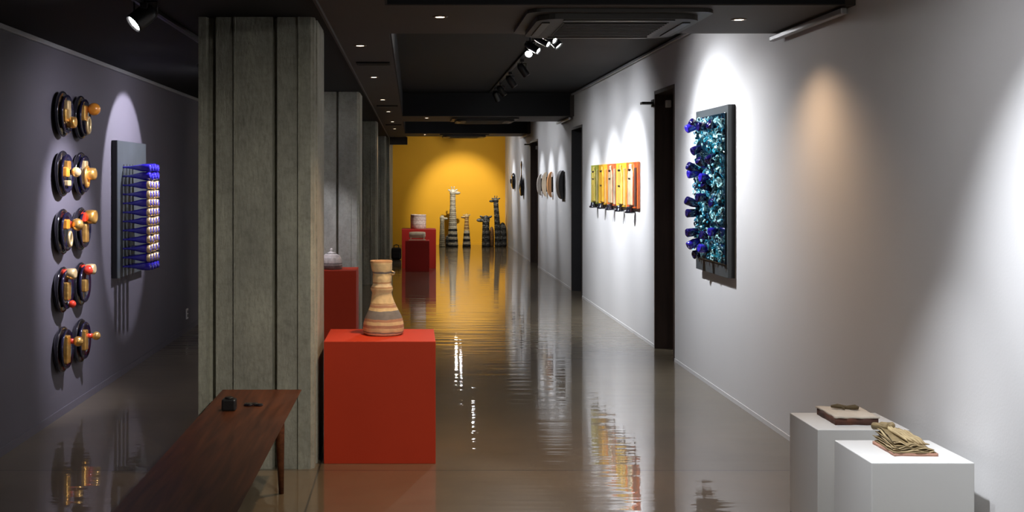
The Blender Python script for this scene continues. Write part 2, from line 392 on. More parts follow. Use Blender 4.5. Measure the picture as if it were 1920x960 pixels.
# left side
ZLT = ZL-.022
spotlight((-1.38, 5.85, 2.385), (-2.38, 5.2, 1.4), ZLT, 'lit spotlight hanging from the dark left ceiling', 5, VIOLET, 40, r=.05, length=.12, spill=.05)
spotlight((-1.36, 7.65, 2.34), (-2.38, 8.1, 1.15), ZLT, 'left ceiling spotlight aimed at the black and gold discs', 140, VIOLET, 56, .9, spill=.1)
spotlight((-1.36, 9.65, 2.37), (-2.38, 9.72, 1.70), ZLT, 'left ceiling spotlight aimed at the blue bottle panel', 85, VIOLET, 63, .12, spill=.08)
spotlight((-1.20, 10.9, 2.38), (-.84, 12.0, .75), ZLT, 'left ceiling spotlight aimed at the small round jar', 40, VIOLET, 44, .8, spill=.08)
# near recess over the white pedestals
spotlight((1.12, 4.15, 2.67), (2.32, 3.85, .75), ZT, 'track spotlight above lighting the near white wall', 130, COOL, 78, .9, spill=.1)
spotlight((1.16, 4.72, 2.67), (2.05, 5.06, .5), ZT, 'track spotlight above lighting the two white pedestals', 42, COOL, 34, .8, spill=.05)
spotlight((1.06, 2.6, 2.67), (-.5, 6.6, .3), ZT, 'track spotlight above lighting the red pedestal and the pillar', 105, (1, .93, .82), 52, 1, spill=.1)

def downlight(x, y, label, energy=10, z=ZS, size=110, col=WARM):
    rt = thing('downlight', label, 'downlight', (x, y, z), 'small round warm ceiling downlights')
    MB().lathe([(.026, -.004), (.042, -.004), (.046, 0), (.026, 0)], 28, cap=False).build('trim_ring', M['ring'], rt)
    MB().lathe([(.026, -.003), (.026, -.0005)], 28).build('lens', M['lens_warm'], rt)
    spot_lamp(rt, (x, y, z-.02), (x, y, 0), energy, col, size, 1, .03)
downlight(.158, 6.56, 'downlight in the near soffit between pillar and cassette air conditioner', 60, size=90)
downlight(1.86, 6.67, 'downlight in the near soffit close to the right wall', 20, size=130)
DL = [(-.35, 7.96), (-.336, 10.4), (-.33, 13.3), (-.31, 15.6), (-.30, 18.3), (-.30, 20.8), (-.27, 25.1)]
for i, (x, y) in enumerate(DL):
    downlight(x, y, f"{['nearest','second','third','fourth','fifth','sixth','farthest'][i]} downlight in the row along the soffit strip by the pillars", 7)
downlight(.22, 17.2, 'downlight in the middle soffit beside its air conditioner', 6)
downlight(.26, 23.4, 'downlight in the far soffit before the mustard wall', 6)

# slot vents along the soffit strip
for i, (y, lab) in enumerate([(9.15, 'nearest'), (14.4, 'middle'), (19.3, 'farthest')]):
    v = thing('ceiling_vent', f'{lab} dark slot vent in the soffit strip by the pillars', 'vent', (-.30, y, ZS), 'dark slot vents in the soffit')
    MB().box((-.13, -.09, -.010), (.13, .09, 0), bev=.003).build('frame', M['dark_paint'], v)
    s_ = MB()
    for q in range(5): s_.box((-.115, -.075+q*.034, -.014), (.115, -.06+q*.034, -.009))
    s_.build('slat', M['black'], v)
# hanging glass-fronted box at the end of the strip
hb = thing('hanging_sign_box', 'small dark framed box hanging from the soffit by the mustard wall', 'sign', (-.26, 24.6, ZS))
MB().box((-.20, -.05, -.17), (.17, .05, -.155)).box((-.20, -.05, -.02), (.17, .05, -.01)).box((-.20, -.05, -.17), (-.185, .05, -.01)).box((.155, -.05, -.17), (.17, .05, -.01)).build('frame', M['black'], hb)
MB().box((-.185, -.02, -.155), (.155, .02, -.02)).build('face', M['soffit'], hb)
MB().tube([(-.1, 0, -.01), (-.1, 0, 0)], .008).tube([(.1, 0, -.01), (.1, 0, 0)], .008).build('hanger', M['black'], hb)

# ceiling cassettes
def cassette(x, y, w_, d_, label, drop=.05):
    c = thing('ceiling_air_conditioner', label, 'air conditioner', (x, y, ZS), 'cassette air conditioners in the soffits')
    def rr(hx, hy, r, n=6):
        p = []
        for cx, cy, a0 in ((hx-r, hy-r, 0), (-hx+r, hy-r, 90), (-hx+r, -hy+r, 180), (hx-r, -hy+r, 270)):
            for q in range(n+1):
                a = math.radians(a0+90*q/n); p.append((cx+r*math.cos(a), cy+r*math.sin(a)))
        return p
    MB().prism(rr(w_/2, d_/2, .09), -drop*.4, 0).build('body', M['cassette'], c)
    MB().prism(rr(w_/2-.06, d_/2-.06, .12), -drop, -drop*.4).build('fascia', M['cassette'], c)
    g = MB()
    for q in range(10):
        yy = -d_*.27+q*d_*.54/9; g.box((-w_*.28, yy-.012, -drop-.008), (w_*.28, yy+.012, -drop-.002))
    g.box((-w_*.29, -d_*.29, -drop-.003), (w_*.29, d_*.29, -drop)).build('intake_grille', M['grille'], c)
    for sx_, sy_, lx, ly in ((0, 1, w_*.30, .022), (0, -1, w_*.30, .022), (1, 0, .022, d_*.30), (-1, 0, .022, d_*.30)):
        px_, py_ = sx_*(w_*.385), sy_*(d_*.385)
        MB().box((px_-lx, py_-ly, -drop-.006), (px_+lx, py_+ly, -drop), bev=.002).build('air_flap', M['black'], c)
cassette(1.12, 6.72, 1.0, .98, 'large cassette air conditioner in the near soffit')
cassette(1.08, 17.55, .98, .98, 'cassette air conditioner in the middle soffit')
cassette(1.05, 23.7, .98, .98, 'cassette air conditioner in the far soffit before the mustard wall')

# ------------------------------------------------------------------ bench
bn = thing('wooden_bench', 'long low walnut bench in the left foreground with tapered legs', 'bench', (-.814, 5.2, 0))
BZ = .46
bw = .215
b0, b1 = -1.35, 1.19
tp = MB()
poly = [(-bw, BZ), (bw, BZ), (bw-.006, BZ-.012), (bw-.035, BZ-.030), (-bw+.035, BZ-.030), (-bw+.006, BZ-.012)]
q0 = [tp.bm.verts.new((x, b0, z)) for x, z in poly]; q1 = [tp.bm.verts.new((x, b1, z)) for x, z in poly]
for i in range(6): tp.bm.faces.new((q0[i], q0[(i+1) % 6], q1[(i+1) % 6], q1[i]))
tp.bm.faces.new(q0); tp.bm.faces.new(q1[::-1])
tp.build('seat', M['walnut'], bn)
MB().box((-.13, b0+.25, BZ-.085), (-.11, b1-.30, BZ-.03)).box((.11, b0+.25, BZ-.085), (.13, b1-.30, BZ-.03)).box((-.11, b1-.43, BZ-.085), (.11, b1-.41, BZ-.03)).box((-.11, b0+.40, BZ-.085), (.11, b0+.42, BZ-.03)).build('apron', M['walnut'], bn)
for sx_ in (-1, 1):
    for yy in (b1-.40, b0+.40):
        MB().tube([(sx_*.135, yy, BZ-.031), (sx_*.14, yy, BZ-.12), (sx_*.148, yy, 0)], [.027, .025, .013], 14).build('leg', M['walnut'], bn)
bx_ = thing('black_cube_box', 'small black cube box on the far end of the wooden bench', 'box', (-.905, 5.82, BZ))
MB().box((-.035, -.03, 0), (.035, .03, .058), bev=.008).build('body', M['black'], bx_)
MB().lathe([(.020, .058), (.022, .062), (.018, .066)], 24).build('dial', M['black'], bx_)
cs = thing('black_sunglasses', 'small flat black folded sunglasses on the bench beside the cube box', 'sunglasses', (-.80, 5.93, BZ))
ls = MB()
for s_ in (-1, 1): ls.lathe([(.001, 0), (.019, .001), (.021, .006), (.016, .011), (.001, .012)], 22, T(s_*.026, 0, 0) @ Matrix.Diagonal((1.15, .9, 1, 1)), cap=False)
ls.box((-.008, -.004, .004), (.008, .004, .009)); ls.build('lenses', M['black_gloss'], cs)
MB().tube([(-.045, 0, .008), (-.042, .018, .011), (.02, .026, .008)], .003).tube([(.045, 0, .008), (.042, .02, .006), (-.02, .03, .0045)], .003).build('temples', M['black'], cs)

# ------------------------------------------------------------------ pedestals
def pedestal(x0, x1, y0, y1, h, m, label, plinth=0, group=None):
    c = ((x0+x1)/2, (y0+y1)/2, 0)
    rt = MB().box((x0, y0, 0), (x1, y1, h), bev=.003).build('display_pedestal', m, loc=c)
    return tag(rt, label, 'pedestal', group)
pedestal(-.496, .135, 6.62, 7.17, .691, M['red'], 'large red pedestal carrying the tall striped clay vase')
pedestal(-1.14, -.534, 11.3, 11.8, .727, M['red'], 'red pedestal half hidden behind the near pillar, small round jar on top')
pedestal(-.18, .44, 21.25, 21.85, .71, M['deep_red'], 'taller far red pedestal carrying the pale cylindrical vessel')
pedestal(-.112, .308, 20.5, 20.95, .54, M['deep_red'], 'lower far red pedestal in front of the taller one')
pedestal(1.83, 2.245, 5.29, 5.68, .475, M['white_plinth'], 'rear white pedestal carrying the brown slab book', group=None)
pedestal(1.83, 2.24, 4.67, 5.08, .475, M['white_plinth'], 'front white pedestal carrying the crumpled paper-like bundle')

# ------------------------------------------------------------------ clay vase
cream = (.64, .50, .27); tan = (.40, .24, .12); grey = (.17, .165, .16); terra = (.40, .22, .13); sand = (.66, .54, .34)
M['vase'] = bands('striped_clay', [(0, sand), (.05, grey), (.065, cream), (.12, terra), (.16, cream), (.20, terra), (.235, grey), (.345, cream), (.385, terra), (.42, sand), (.425, tan), (.44, cream), (.64, tan), (.66, sand), (.70, tan), (.725, cream), (.84, grey), (.865, cream), (.985, tan)], 0, .436, .7, .86)
vz = .691
vprof = [(.100, 0), (.116, .008), (.121, .030), (.119, .065), (.110, .098), (.096, .128), (.082, .158), (.070, .19), (.061, .222), (.057, .248), (.064, .262), (.066, .272), (.060, .284), (.0545, .296), (.056, .318), (.055, .340), (.0515, .352), (.056, .366), (.060, .385), (.063, .415), (.066, .433), (.063, .436), (.055, .43), (.05, .40), (.045, .30)]
vb = MB(); seg = 48
rings = []
for r, z in vprof:
    ox = -.012*max(0, (z-.12))/.3
    rings.append([vb.bm.verts.new(((r+.0025*math.sin(3*a+z*20)+.0015*math.sin(7*a-z*33))*math.cos(a)+ox, (r+.002*math.sin(2*a+z*31))*math.sin(a), z)) for a in [2*PI*q/seg for q in range(seg)]])
for a, b in zip(rings, rings[1:]):
    for q in range(seg):
        f_ = vb.bm.faces.new((a[q], a[(q+1) % seg], b[(q+1) % seg], b[q])); f_.smooth = True
vb.bm.faces.new(rings[0][::-1]); vb.bm.faces.new(rings[-1])
vr = thing('clay_vase', 'tall pale clay vase with brown and grey stripes on red pedestal', 'vase', (-.168, 6.93, vz))
vb.build('body', M['vase'], vr)
MB().tube([(.047, -.02, .352), (.062, -.03, .358), (.066, -.032, .366), (.052, -.02, .372)], .006, 8).build('lug', M['vase'], vr)

# small round jar
jr = thing('lidded_jar', 'small round pale jar with dark band beside the near pillar', 'jar', (-.79, 11.52, .727))
M['jar'] = bands('banded_jar_clay', [(0, (.16, .14, .13)), (.28, (.45, .40, .36)), (.34, (.2, .18, .17)), (.42, (.62, .57, .52)), (.8, (.5, .44, .4)), (.9, (.64, .6, .55))], 0, .16, .5)
MB().lathe([(.095, 0), (.104, .010), (.107, .04), (.106, .08), (.100, .108), (.084, .134), (.055, .150), (.04, .155)], 36).build('body', M['jar'], jr)
MB().lathe([(.046, .155), (.044, .163), (.02, .170), (.012, .180), (.018, .190), (.016, .202), (.004, .207)], 24).build('lid', M['jar'], jr)

# far vessels
cy = thing('cylindrical_vessel', 'pale pink cylindrical vessel on the taller far red pedestal', 'vessel', (.12, 21.5, .71))
M['pinkclay'] = bands('pinkish_ribbed_clay', [(0, (.66, .5, .42)), (.08, (.5, .33, .27)), (.12, (.72, .56, .48)), (.3, (.58, .42, .35)), (.36, (.74, .6, .52)), (.6, (.58, .4, .33)), (.66, (.72, .58, .5)), (.9, (.52, .36, .3)), (.95, (.74, .62, .55))], 0, .26, .6)
MB().lathe([(.135, 0), (.142, .01), (.140, .09), (.143, .17), (.140, .25), (.145, .262), (.132, .262), (.130, .05)], 40).build('body', M['pinkclay'], cy)
MB().lathe([(.130, .06), (.128, .08)], 40).build('inside_floor', M['pinkclay'], cy)
M['creamclay'] = mat('cream_clay', (.66, .56, .40), .6, var=.12, vscale=12, bump=.3, bscale=30)
rl = thing('horizontal_vessel', 'cream roll-shaped vessel lying on a stand on the lower far pedestal', 'vessel', (.098, 20.72, .54))
MB().lathe([(.035, -.145), (.05, -.14), (.055, -.10), (.058, 0), (.055, .10), (.05, .14), (.035, .145)], 28, T(0, 0, .095) @ R('Y', 90)).build('body', M['creamclay'], rl)
MB().box((-.125, -.06, 0), (-.105, .06, .062), bev=.004).box((.105, -.06, 0), (.125, .06, .062), bev=.004).box((-.15, -.07, 0), (.15, .07, .015), bev=.003).build('stand', M['creamclay'], rl)
# black bag
bg = thing('black_bag', 'black bag on the floor left of the far red pedestals', 'bag', (-.31, 23.7, 0))
M['fabric'] = mat('black_fabric', (.012, .011, .012), .8, bump=.3, bscale=60)
sbm = MB().box((-.10, -.07, 0), (.10, .07, .24), bev=.035); sbm.build('body', M['fabric'], bg)
MB().box((-.07, -.09, .03), (.07, -.065, .14), bev=.01).build('front_pocket', M['fabric'], bg)
MB().tube([(-.05, 0, .235), (-.045, 0, .285), (0, 0, .30), (.045, 0, .285), (.05, 0, .235)], .009).build('handle', M['fabric'], bg)

# ------------------------------------------------------------------ things on the white pedestals
M['rust'] = mat('rust_brown_clay', (.13, .040, .018), .7, bump=.8, bscale=18, col2=(.045, .022, .018), vscale=9)
M['parch'] = mat('parchment_clay', (.58, .50, .40), .75, bump=.5, bscale=25, col2=(.68, .61, .51), vscale=9)
M['olive'] = mat('olive_straw_clay', (.34, .25, .12), .7, bump=.6, bscale=30, col2=(.15, .11, .05), vscale=12, stretch=(1, 1, 6))
M['straw'] = mat('pale_straw_clay', (.52, .41, .22), .7, bump=.6, bscale=30, col2=(.28, .20, .10), vscale=14)
M['pinkb'] = mat('pink_brown_clay', (.42, .22, .15), .7, bump=.5, bscale=25, var=.2, vscale=9)
M['twig'] = mat('olive_brown_twig', (.12, .085, .04), .8, bump=.5, bscale=40)
def sheet(hx, hy, th, zf, nx=26, ny=26, edge=.0, seed=0):
    """solid wavy sheet; zf(u,v) gives the height of its lower side"""
    mb = MB(); lo = []; hi = []
    for i in range(nx+1):
        a = []; b = []
        for j in range(ny+1):
            u, v = i/nx*2-1, j/ny*2-1
            e = 1+edge*noise.noise(Vector((u*2.5+seed, v*2.5, seed*3.1)))
            x, y, z = u*hx*e, v*hy*e, zf(u, v)
            a.append(mb.bm.verts.new((x, y, z))); b.append(mb.bm.verts.new((x, y, z+th)))
        lo.append(a); hi.append(b)
    def q(*v):
        f = mb.bm.faces.new(v); f.smooth = True
    for i in range(nx):
        for j in range(ny):
            q(hi[i][j], hi[i+1][j], hi[i+1][j+1], hi[i][j+1]); q(lo[i][j+1], lo[i+1][j+1], lo[i+1][j], lo[i][j])
    for i in range(nx):
        q(lo[i][0], lo[i+1][0], hi[i+1][0], hi[i][0]); q(hi[i][ny], hi[i+1][ny], lo[i+1][ny], lo[i][ny])
    for j in range(ny):
        q(hi[0][j], hi[0][j+1], lo[0][j+1], lo[0][j]); q(lo[nx][j], lo[nx][j+1], hi[nx][j+1], hi[nx][j])
    return mb
PZ = .475
bk = thing('slab_book', 'closed book-like slab with cream top and rust brown edges on rear white pedestal', 'sculpture', (2.045, 5.515, PZ))
sheet(.098, .125, .030, lambda u, v: .000, edge=.05, seed=1).build('block', M['rust'], bk)
sheet(.100, .127, .008, lambda u, v: .0305+.004*noise.noise(Vector((u*2, v*2, 4)))+.004*(1-u*u)*(1-v*v), edge=.07, seed=3).build('cover', M['parch'], bk)
tb = MB()
tb.tube([(-.055, .055, .052), (-.03, .04, .056), (.01, .03, .052), (.045, .015, .056), (.06, .01, .052)], [.006, .011, .008, .012, .007], 8)
tb.tube([(-.04, .06, .05), (-.015, .035, .055), (-.01, .0, .050)], [.005, .007, .003], 8)
tb.tube([(.02, .05, .05), (.03, .02, .056), (.055, .035, .052)], [.003, .006, .003], 8)
tb.build('twig', M['twig'], bk)
pb = thing('crumpled_bundle', 'bundle of crumpled olive and cream paper-like sheets on front white pedestal', 'sculpture', (2.055, 4.895, PZ))
sheet(.088, .115, .012, lambda u, v: 0, edge=.05, seed=8).build('base_sheet', M['pinkb'], pb)
for q in range(7):
    s0 = q*2.3+5
    def zf(u, v, q=q, s0=s0):
        g_ = max(.35, .75-.25*u+.28*v)
        return .013+(q*.0085)*g_+.0055*noise.noise(Vector((u*3+s0, v*1.5, s0)))*min(1, q+.2)+.003*math.sin(u*6+q)*min(1, q)
    o = sheet(.086-.004*q, .115-.003*q, .0035, zf, edge=.08, seed=s0).build('sheet', M['straw'] if q % 2 else M['olive'], pb)
    o.rotation_euler.z = math.radians(random.uniform(-5, 5)); o.location = (-.002*q, .002*q, .0005*q)
for (x, y, a, r) in ((-.06, .10, 18, .016), (-.025, .115, 10, .015)):
    MB().lathe([(r*.4, -.045), (r, -.04), (r*.9, 0), (r*1.05, .035), (r*.5, .045)], 18, T(x, y, .078) @ R('Z', a) @ R('X', 80)).build('rolled_sheet', M['olive'], pb)
sp = MB()
for q in range(5):
    x0 = -.052+q*.021
    pth = []
    for t_ in range(9):
        x_ = x0+.040*t_/8+.005*math.sin(t_*1.4+q*2); y_ = .085-.155*t_/8
        g_ = max(.35, .75-.25*x_/.066+.28*y_/.10)
        pth.append((x_, y_, .0165+.0585*g_+.002*math.sin(t_*2+q)))
    sp.tube(pth, [.003, .006, .008, .006, .008, .0065, .007, .005, .002], 8)
sp.build('fold', M['straw'], pb)

# ------------------------------------------------------------------ left wall: ten discs
ORD = ['top', 'second', 'third', 'fourth', 'bottom']
LZ = [2.045, 1.645, 1.255, .865, .465]
def disc(y, z, label, spec):
    rt = thing('wall_disc', label, 'wall sculpture', (XL, y, z), 'black and gold discs on the left wall')
    W = R('Y', 90)                      # local z -> +x
    tilt = R('X', random.uniform(-4, 4))
    MB().lathe([(.05, 0), (.13, .008), (.152, .030), (.155, .040), (.150, .046), (.135, .040), (.10, .028), (.02, .024)], 48, W @ Matrix.Diagonal((1, .95, 1, 1))).build('plate', M['black_gloss'], rt)
    MB().lathe([(.06, .028), (.122, .050), (.132, .066), (.126, .072), (.100, .058), (.02, .050)], 44, T(0, .012, 0) @ W).build('inner_dish', M['blue_gloss'], rt)
    for s_ in spec:
        kind, yy, zz, mm = s_[0], s_[1], s_[2], M[s_[3]]
        if kind in ('ball', 'cyl'): s_ = s_[:4]+(.045+s_[4]*.62,)+s_[5:]
        if kind == 'bar':
            MB().box((.050, yy-.036, zz-s_[4]*1.1), (.084, yy+.036, zz+s_[4]*1.1), bev=.008).build('gold_inlay', mm, rt)
        elif kind == 'ring':
            n = 28; MB().tube([(.086, yy+s_[4]*.7*math.cos(2*PI*q/n), zz+s_[4]*math.sin(2*PI*q/n)) for q in range(n)], .011, 8, closed=True).build('ring', mm, rt)
        elif kind == 'ball':
            MB().ball((s_[4], yy, zz), s_[5], 24).build('gold_ball', mm, rt)
            MB().tube([(.04, yy, zz), (s_[4]-.6*s_[5], yy, zz)], s_[5]*.55, 16).build('stem', M[s_[6] if len(s_) > 6 else 'black_gloss'], rt)
        elif kind == 'cyl':
            L, r = s_[4], s_[5]
            MB().lathe([(r*.7, .04), (r*.75, L*.5), (r, L*.55), (r*1.04, L*.8), (r, L), (r*.6, L+.006)], 26, T(0, yy, zz) @ W @ R('X', 8)).build('gold_cylinder', mm, rt)
            MB().lathe([(r*.78, L*.30), (r*.86, L*.36), (r*.86, L*.46), (r*.78, L*.52)], 26, T(0, yy, zz) @ W @ R('X', 8)).build('collar', M['art_red'], rt)
C1 = [
 [('bar', .0, .03, 'pale_gold', .055), ('cyl', .05, -.055, 'gold', .105, .038), ('bar', -.05, -.01, 'gold', .04)],
 [('bar', .0, .055, 'gold', .028), ('ball', .055, .01, 'pale_gold', .105, .034), ('bar', .01, -.065, 'pale_gold', .018), ('bar', -.03, .01, 'amber', .03)],
 [('ball', .05, .045, 'gold', .12, .042, 'art_red'), ('ring', .0, -.05, 'pale_gold', .045), ('bar', -.02, .05, 'amber', .03)],
 [('cyl', .03, .105, 'pale_gold', .115, .036), ('bar', .0, -.01, 'gold', .055), ('ball', .03, -.10, 'art_red', .075, .026)],
 [('bar', -.01, .0, 'gold', .085), ('ball', .06, .045, 'gold', .125, .034, 'art_red')]]
C2 = [
 [('ball', .03, .06, 'amber', .125, .045), ('ring', .02, -.055, 'pale_gold', .055), ('bar', -.02, .03, 'gold', .05)],
 [('bar', -.01, .01, 'pale_gold', .075), ('cyl', .03, .0, 'gold', .145, .042), ('ring', -.02, -.02, 'gold', .07)],
 [('cyl', .03, .085, 'gold', .150, .048), ('bar', -.02, .085, 'art_red', .03), ('bar', .01, -.03, 'gold', .06)],
 [('cyl', .03, .105, 'pale_gold', .14, .036), ('ball', -.01, .10, 'art_red', .08, .035), ('bar', .0, -.01, 'gold', .04)],
 [('bar', -.01, .005, 'gold', .065), ('ball', .03, .03, 'gold', .15, .030, 'art_red')]]
HOW1 = ['with a low gold cylinder', 'with a small pale gold knob', 'with a gold ball and gold ring', 'with a cream gold cylinder at its rim', 'with a long gold bar and a gold ball']
HOW2 = ['with an amber ball', 'with a gold cylinder at its middle', 'with the largest gold cylinder', 'with a red knob and pale cylinder', 'with a gold ball on a red stem']
for i in range(5):
    disc(7.88, LZ[i], f'black disc {HOW1[i]}, {ORD[i]} of the left column', C1[i])
    disc(8.31, LZ[i], f'black disc {HOW2[i]}, {ORD[i]} of the right column', C2[i])

# left wall: blue bottle panel
bp_ = thing('bottle_relief', 'grey board with rows of cobalt bottles sticking out of the left wall', 'wall sculpture', (XL+.003, 9.8, 1.37))
MB().box((0, -.50, -.548), (.038, .50, .547), bev=.002).build('panel_edge', M['panel_edge'], bp_)
MB().box((.038, -.50, -.548), (.044, .50, .547)).build('panel', M['panel'], bp_)
bprof = [(.007, 0), (.009, .003), (.007, .008), (.008, .035), (.013, .070), (.021, .110), (.028, .140), (.031, .158), (.031, .215), (.027, .226), (.012, .228), (.004, .222)]
bm0 = None; br0 = None
for r_ in range(12):
    for c_ in range(4):
        y = -.32+c_*.10; z = .335-r_*.073
        L = T(.044, y, z) @ R('Y', 90+random.uniform(-1.5, 1.5))
        if bm0 is None:
            bm0 = MB().lathe(bprof, 20).build('bottle', M['cobalt'], bp_); ob = bm0
        else:
            ob = bm0.copy(); COL.objects.link(ob); ob.parent = bp_
        ob.matrix_local = L
        if 1 < r_ < 11:  # pale gold band modelled in place of the glint on each bottle end
            if br0 is None: br0 = MB().lathe([(.0315, .196), (.0335, .200), (.0335, .215), (.0290, .2255)], 20).build('glint_band', M['pale_gold'], ob)
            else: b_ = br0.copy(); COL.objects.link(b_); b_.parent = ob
rod = MB()
for c_ in range(4): rod.tube([(.052, -.32+c_*.10, .36), (.052, -.30+c_*.115, -.50)], .003, 6)
rod.build('support_wire', M['black'], bp_)

# outlet low on the left wall
ou = thing('wall_outlet', 'small white outlet low on the left wall', 'outlet', (XL, 12.4, .19))
MB().box((0, -.04, -.055), (.012, .04, .055), bev=.003).build('plate', M['plastic'], ou)
MB().box((.012, -.018, -.035), (.015, .018, -.005)).box((.012, -.018, .005), (.015, .018, .035)).build('socket', M['cassette'], ou)

# ------------------------------------------------------------------ right wall: aqua glass relief
gp = thing('glass_relief', 'tall dark panel of aqua glass chips and blue bottle ends on right wall', 'wall sculpture', (XR, 8.895, 1.52))
MB().box((-.024, -.475, -.624), (0, .475, .626)).build('panel_edge', M['panel_edge'], gp)
MB().box((-.05, -.475, -.624), (-.024, .475, .626), bev=.002).build('panel', M['panel'], gp)
MB().box((-.062, -.435, -.53), (-.05, .42, .57), bev=.004).build('backing_sheet', M['teal'], gp)
rnd = random.Random(3)
for nm, m, cnt in (('pale_glass_chips', M['ice'], 300), ('aqua_glass_chips', M['aqua'], 270), ('dark_glass_chips', M['teal'], 190)):
    g = MB()
    for q in range(cnt):
        y = rnd.uniform(-.415, .40); z = rnd.uniform(-.51, .55); 
        seam = min(abs(z-s_) for s_ in (.27, 0.02, -.25))
        if seam < .018 and nm != 'dark_glass_chips': continue
        x = -.062-rnd.uniform(.0, .035)
        mt = T(x, y, z) @ R('Z', rnd.uniform(-35, 35)) @ R('Y', 90+rnd.uniform(-40, 40))
        if rnd.random() < .5:
            r = rnd.uniform(.010, .020); n = 12
            pts = [mt @ Vector((r*math.cos(2*PI*k_/n), r*math.sin(2*PI*k_/n), 0)) for k_ in range(n)]
            g.tube(pts, rnd.uniform(.003, .0048), 6, closed=True)
        else:
            l_ = rnd.uniform(.010, .026); w2 = rnd.uniform(.003, .007)
            g.prism([(-l_, -w2), (l_*.8, -w2*1.3), (l_, w2), (-l_*.6, w2*1.4)], -.006, .008, mt @ R('Z', rnd.uniform(0, 180)))
    o = g.build(nm, m, gp); o['kind'] = 'stuff'
bprof2 = [(.016, 0), (.020, .05), (.030, .09), (.032, .105), (.032, .165), (.028, .172), (.010, .172), (.003, .160)]
pts = [(1287, 243), (1294, 228), (1298, 285), (1289, 310), (1290, 327), (1286, 375), (1287, 400), (1287, 437), (1290, 462), (1300, 478)]
k2 = 0
def gbottle(d, px, py, ln, dz):
    global k2
    z = EYE-(py-VY)*d/F-1.52
    x = (px-VX)*d/F-XR
    root = Vector((-.05, d-8.895+.02, z-dz)); tip = Vector((x, d-8.895, z))
    dr = (tip-root); sc = dr.length/.172
    mt = Matrix.Translation(root) @ dr.to_track_quat('Z', 'Y').to_matrix().to_4x4() @ Matrix.Diagonal((1.05, 1.05, sc, 1))
    MB().lathe(bprof2, 18, mt).build('bottle', M['cobalt'] if k2 % 4 == 0 else M['navy'], gp); k2 += 1
for px, py in pts: gbottle(9.12, px, py, .2, rnd.uniform(-.07, .07))
for px, py in [(1308, 238), (1308, 300), (1312, 333), (1318, 344), (1306, 371), (1314, 440), (1310, 465)]: gbottle(8.86, px, py, .2, rnd.uniform(-.08, .08))
for px, py in [(1326, 303), (1332, 380), (1328, 232), (1330, 436)]: gbottle(8.68, px, py, .2, rnd.uniform(-.08, .08))

# ------------------------------------------------------------------ right wall: five coloured bottle panels
fp = thing('bottle_panel_row', 'row of five coloured boards with flattened bottles, green to red', 'wall sculpture', (XR-.003, 13.43, 1.55))
cols = [('green', (.20, .22, .02), (.50, .42, .10)), ('yellow', (.70, .36, .01), (.75, .42, .05)), ('orange', (.52, .09, .015), (.50, .40, .25)), ('bright_yellow', (.72, .42, .02), (.75, .52, .12)), ('red', (.58, .022, .008), (.72, .60, .38))]
YN, YF = 11.9, 14.97
wd = (YF-YN)/5
for i in range(5):            # 0 = far/left in view
    y1 = YF-i*wd; y0 = y1-wd; nm, c1_, c2_ = cols[i]
    ca = mat(nm+'_board', c1_, .4, col2=tuple(min(1, c*1.25+.03) for c in c1_) if i != 4 else (.78, .20, .03), vscale=3, coat=.3)
    cb_ = mat(nm+'_flat_bottle', c2_, .25, var=.25, vscale=8, coat=.5)
    a, b = y0-13.43, y1-13.43
    pn = MB().box((-.03, a+.002, -.24), (0, b-.002, .24), bev=.006).build('panel', ca, fp)
    for s_ in ((-1, 1)):
        pass
    cyy = (a+b)/2
    # flattened bottle
    out = [(-.12, -.21), (-.12, .09), (-.10, .14), (-.05, .17), (-.04, .22), (.04, .22), (.05, .17), (.10, .14), (.12, .09), (.12, -.21)]
    g = MB(); g.prism(out, 0, .022, T(-.03, cyy, 0) @ Matrix(((0, 0, -1, 0), (1, 0, 0, 0), (0, 1, 0, 0), (0, 0, 0, 1))))
    bo = g.build('flat_bottle', cb_, pn); bv = bo.modifiers.new('bevel', 'BEVEL'); bv.width = .012; bv.segments = 3
    MB().box((-.057, cyy-.06, .150), (-.050, cyy+.06, .168)).box((-.057, cyy-.05, -.02 if i % 2 else .06), (-.050, cyy+.05, -.005 if i % 2 else .075)).build('dark_mark', M['black'], pn)
    MB().box((-.048, a+.02, -.22), (-.03, a+.09, .18), bev=.006).build('side_strip', mat(nm+'_strip', tuple(c*.6+.08 for c in c2_) if i != 4 else (.10, .05, .04), .4, var=.3, vscale=6), pn)
    # black bottle neck hanging below
    MB().lathe([(.030, 0), (.032, -.02), (.036, -.04), (.050, -.055), (.050, -.068), (.04, -.070)], 20, T(-.053, cyy-.03, -.222)).build('black_bottle_neck', M['black_gloss'], pn)

# ------------------------------------------------------------------ right wall: farther pieces
M['wood_arc'] = mat('orange_wood', (.62, .30, .12), .5, var=.15, vscale=6)
M['cream_arc'] = mat('cream_clay_arc', (.60, .48, .34), .6, var=.12, vscale=8)
M['grey_arc'] = mat('grey_clay_arc', (.36, .32, .28), .6, var=.12, vscale=8)
def dish(y, z, h, w_, dep, m, m2, name, label, group=None):
    """bowed dish: convex towards the room, narrow rim"""
    rt = thing(name, label, 'wall sculpture', (XR, y, z), group)
    W = R('Y', -90)
    MB().lathe([(.02, .0), (.45, .05*1), (.5, .10), (.49, .13), (.44, .12), (.3, .07), (.02, .05)], 36, W @ Matrix.Diagonal((h, w_, dep*6, 1))).build('dish', m, rt)
    MB().lathe([(.01, .05), (.34, .085), (.36, .10), (.30, .11), (.01, .085)], 30, W @ Matrix.Diagonal((h, w_, dep*6, 1))).build('centre', m2, rt)
    return rt
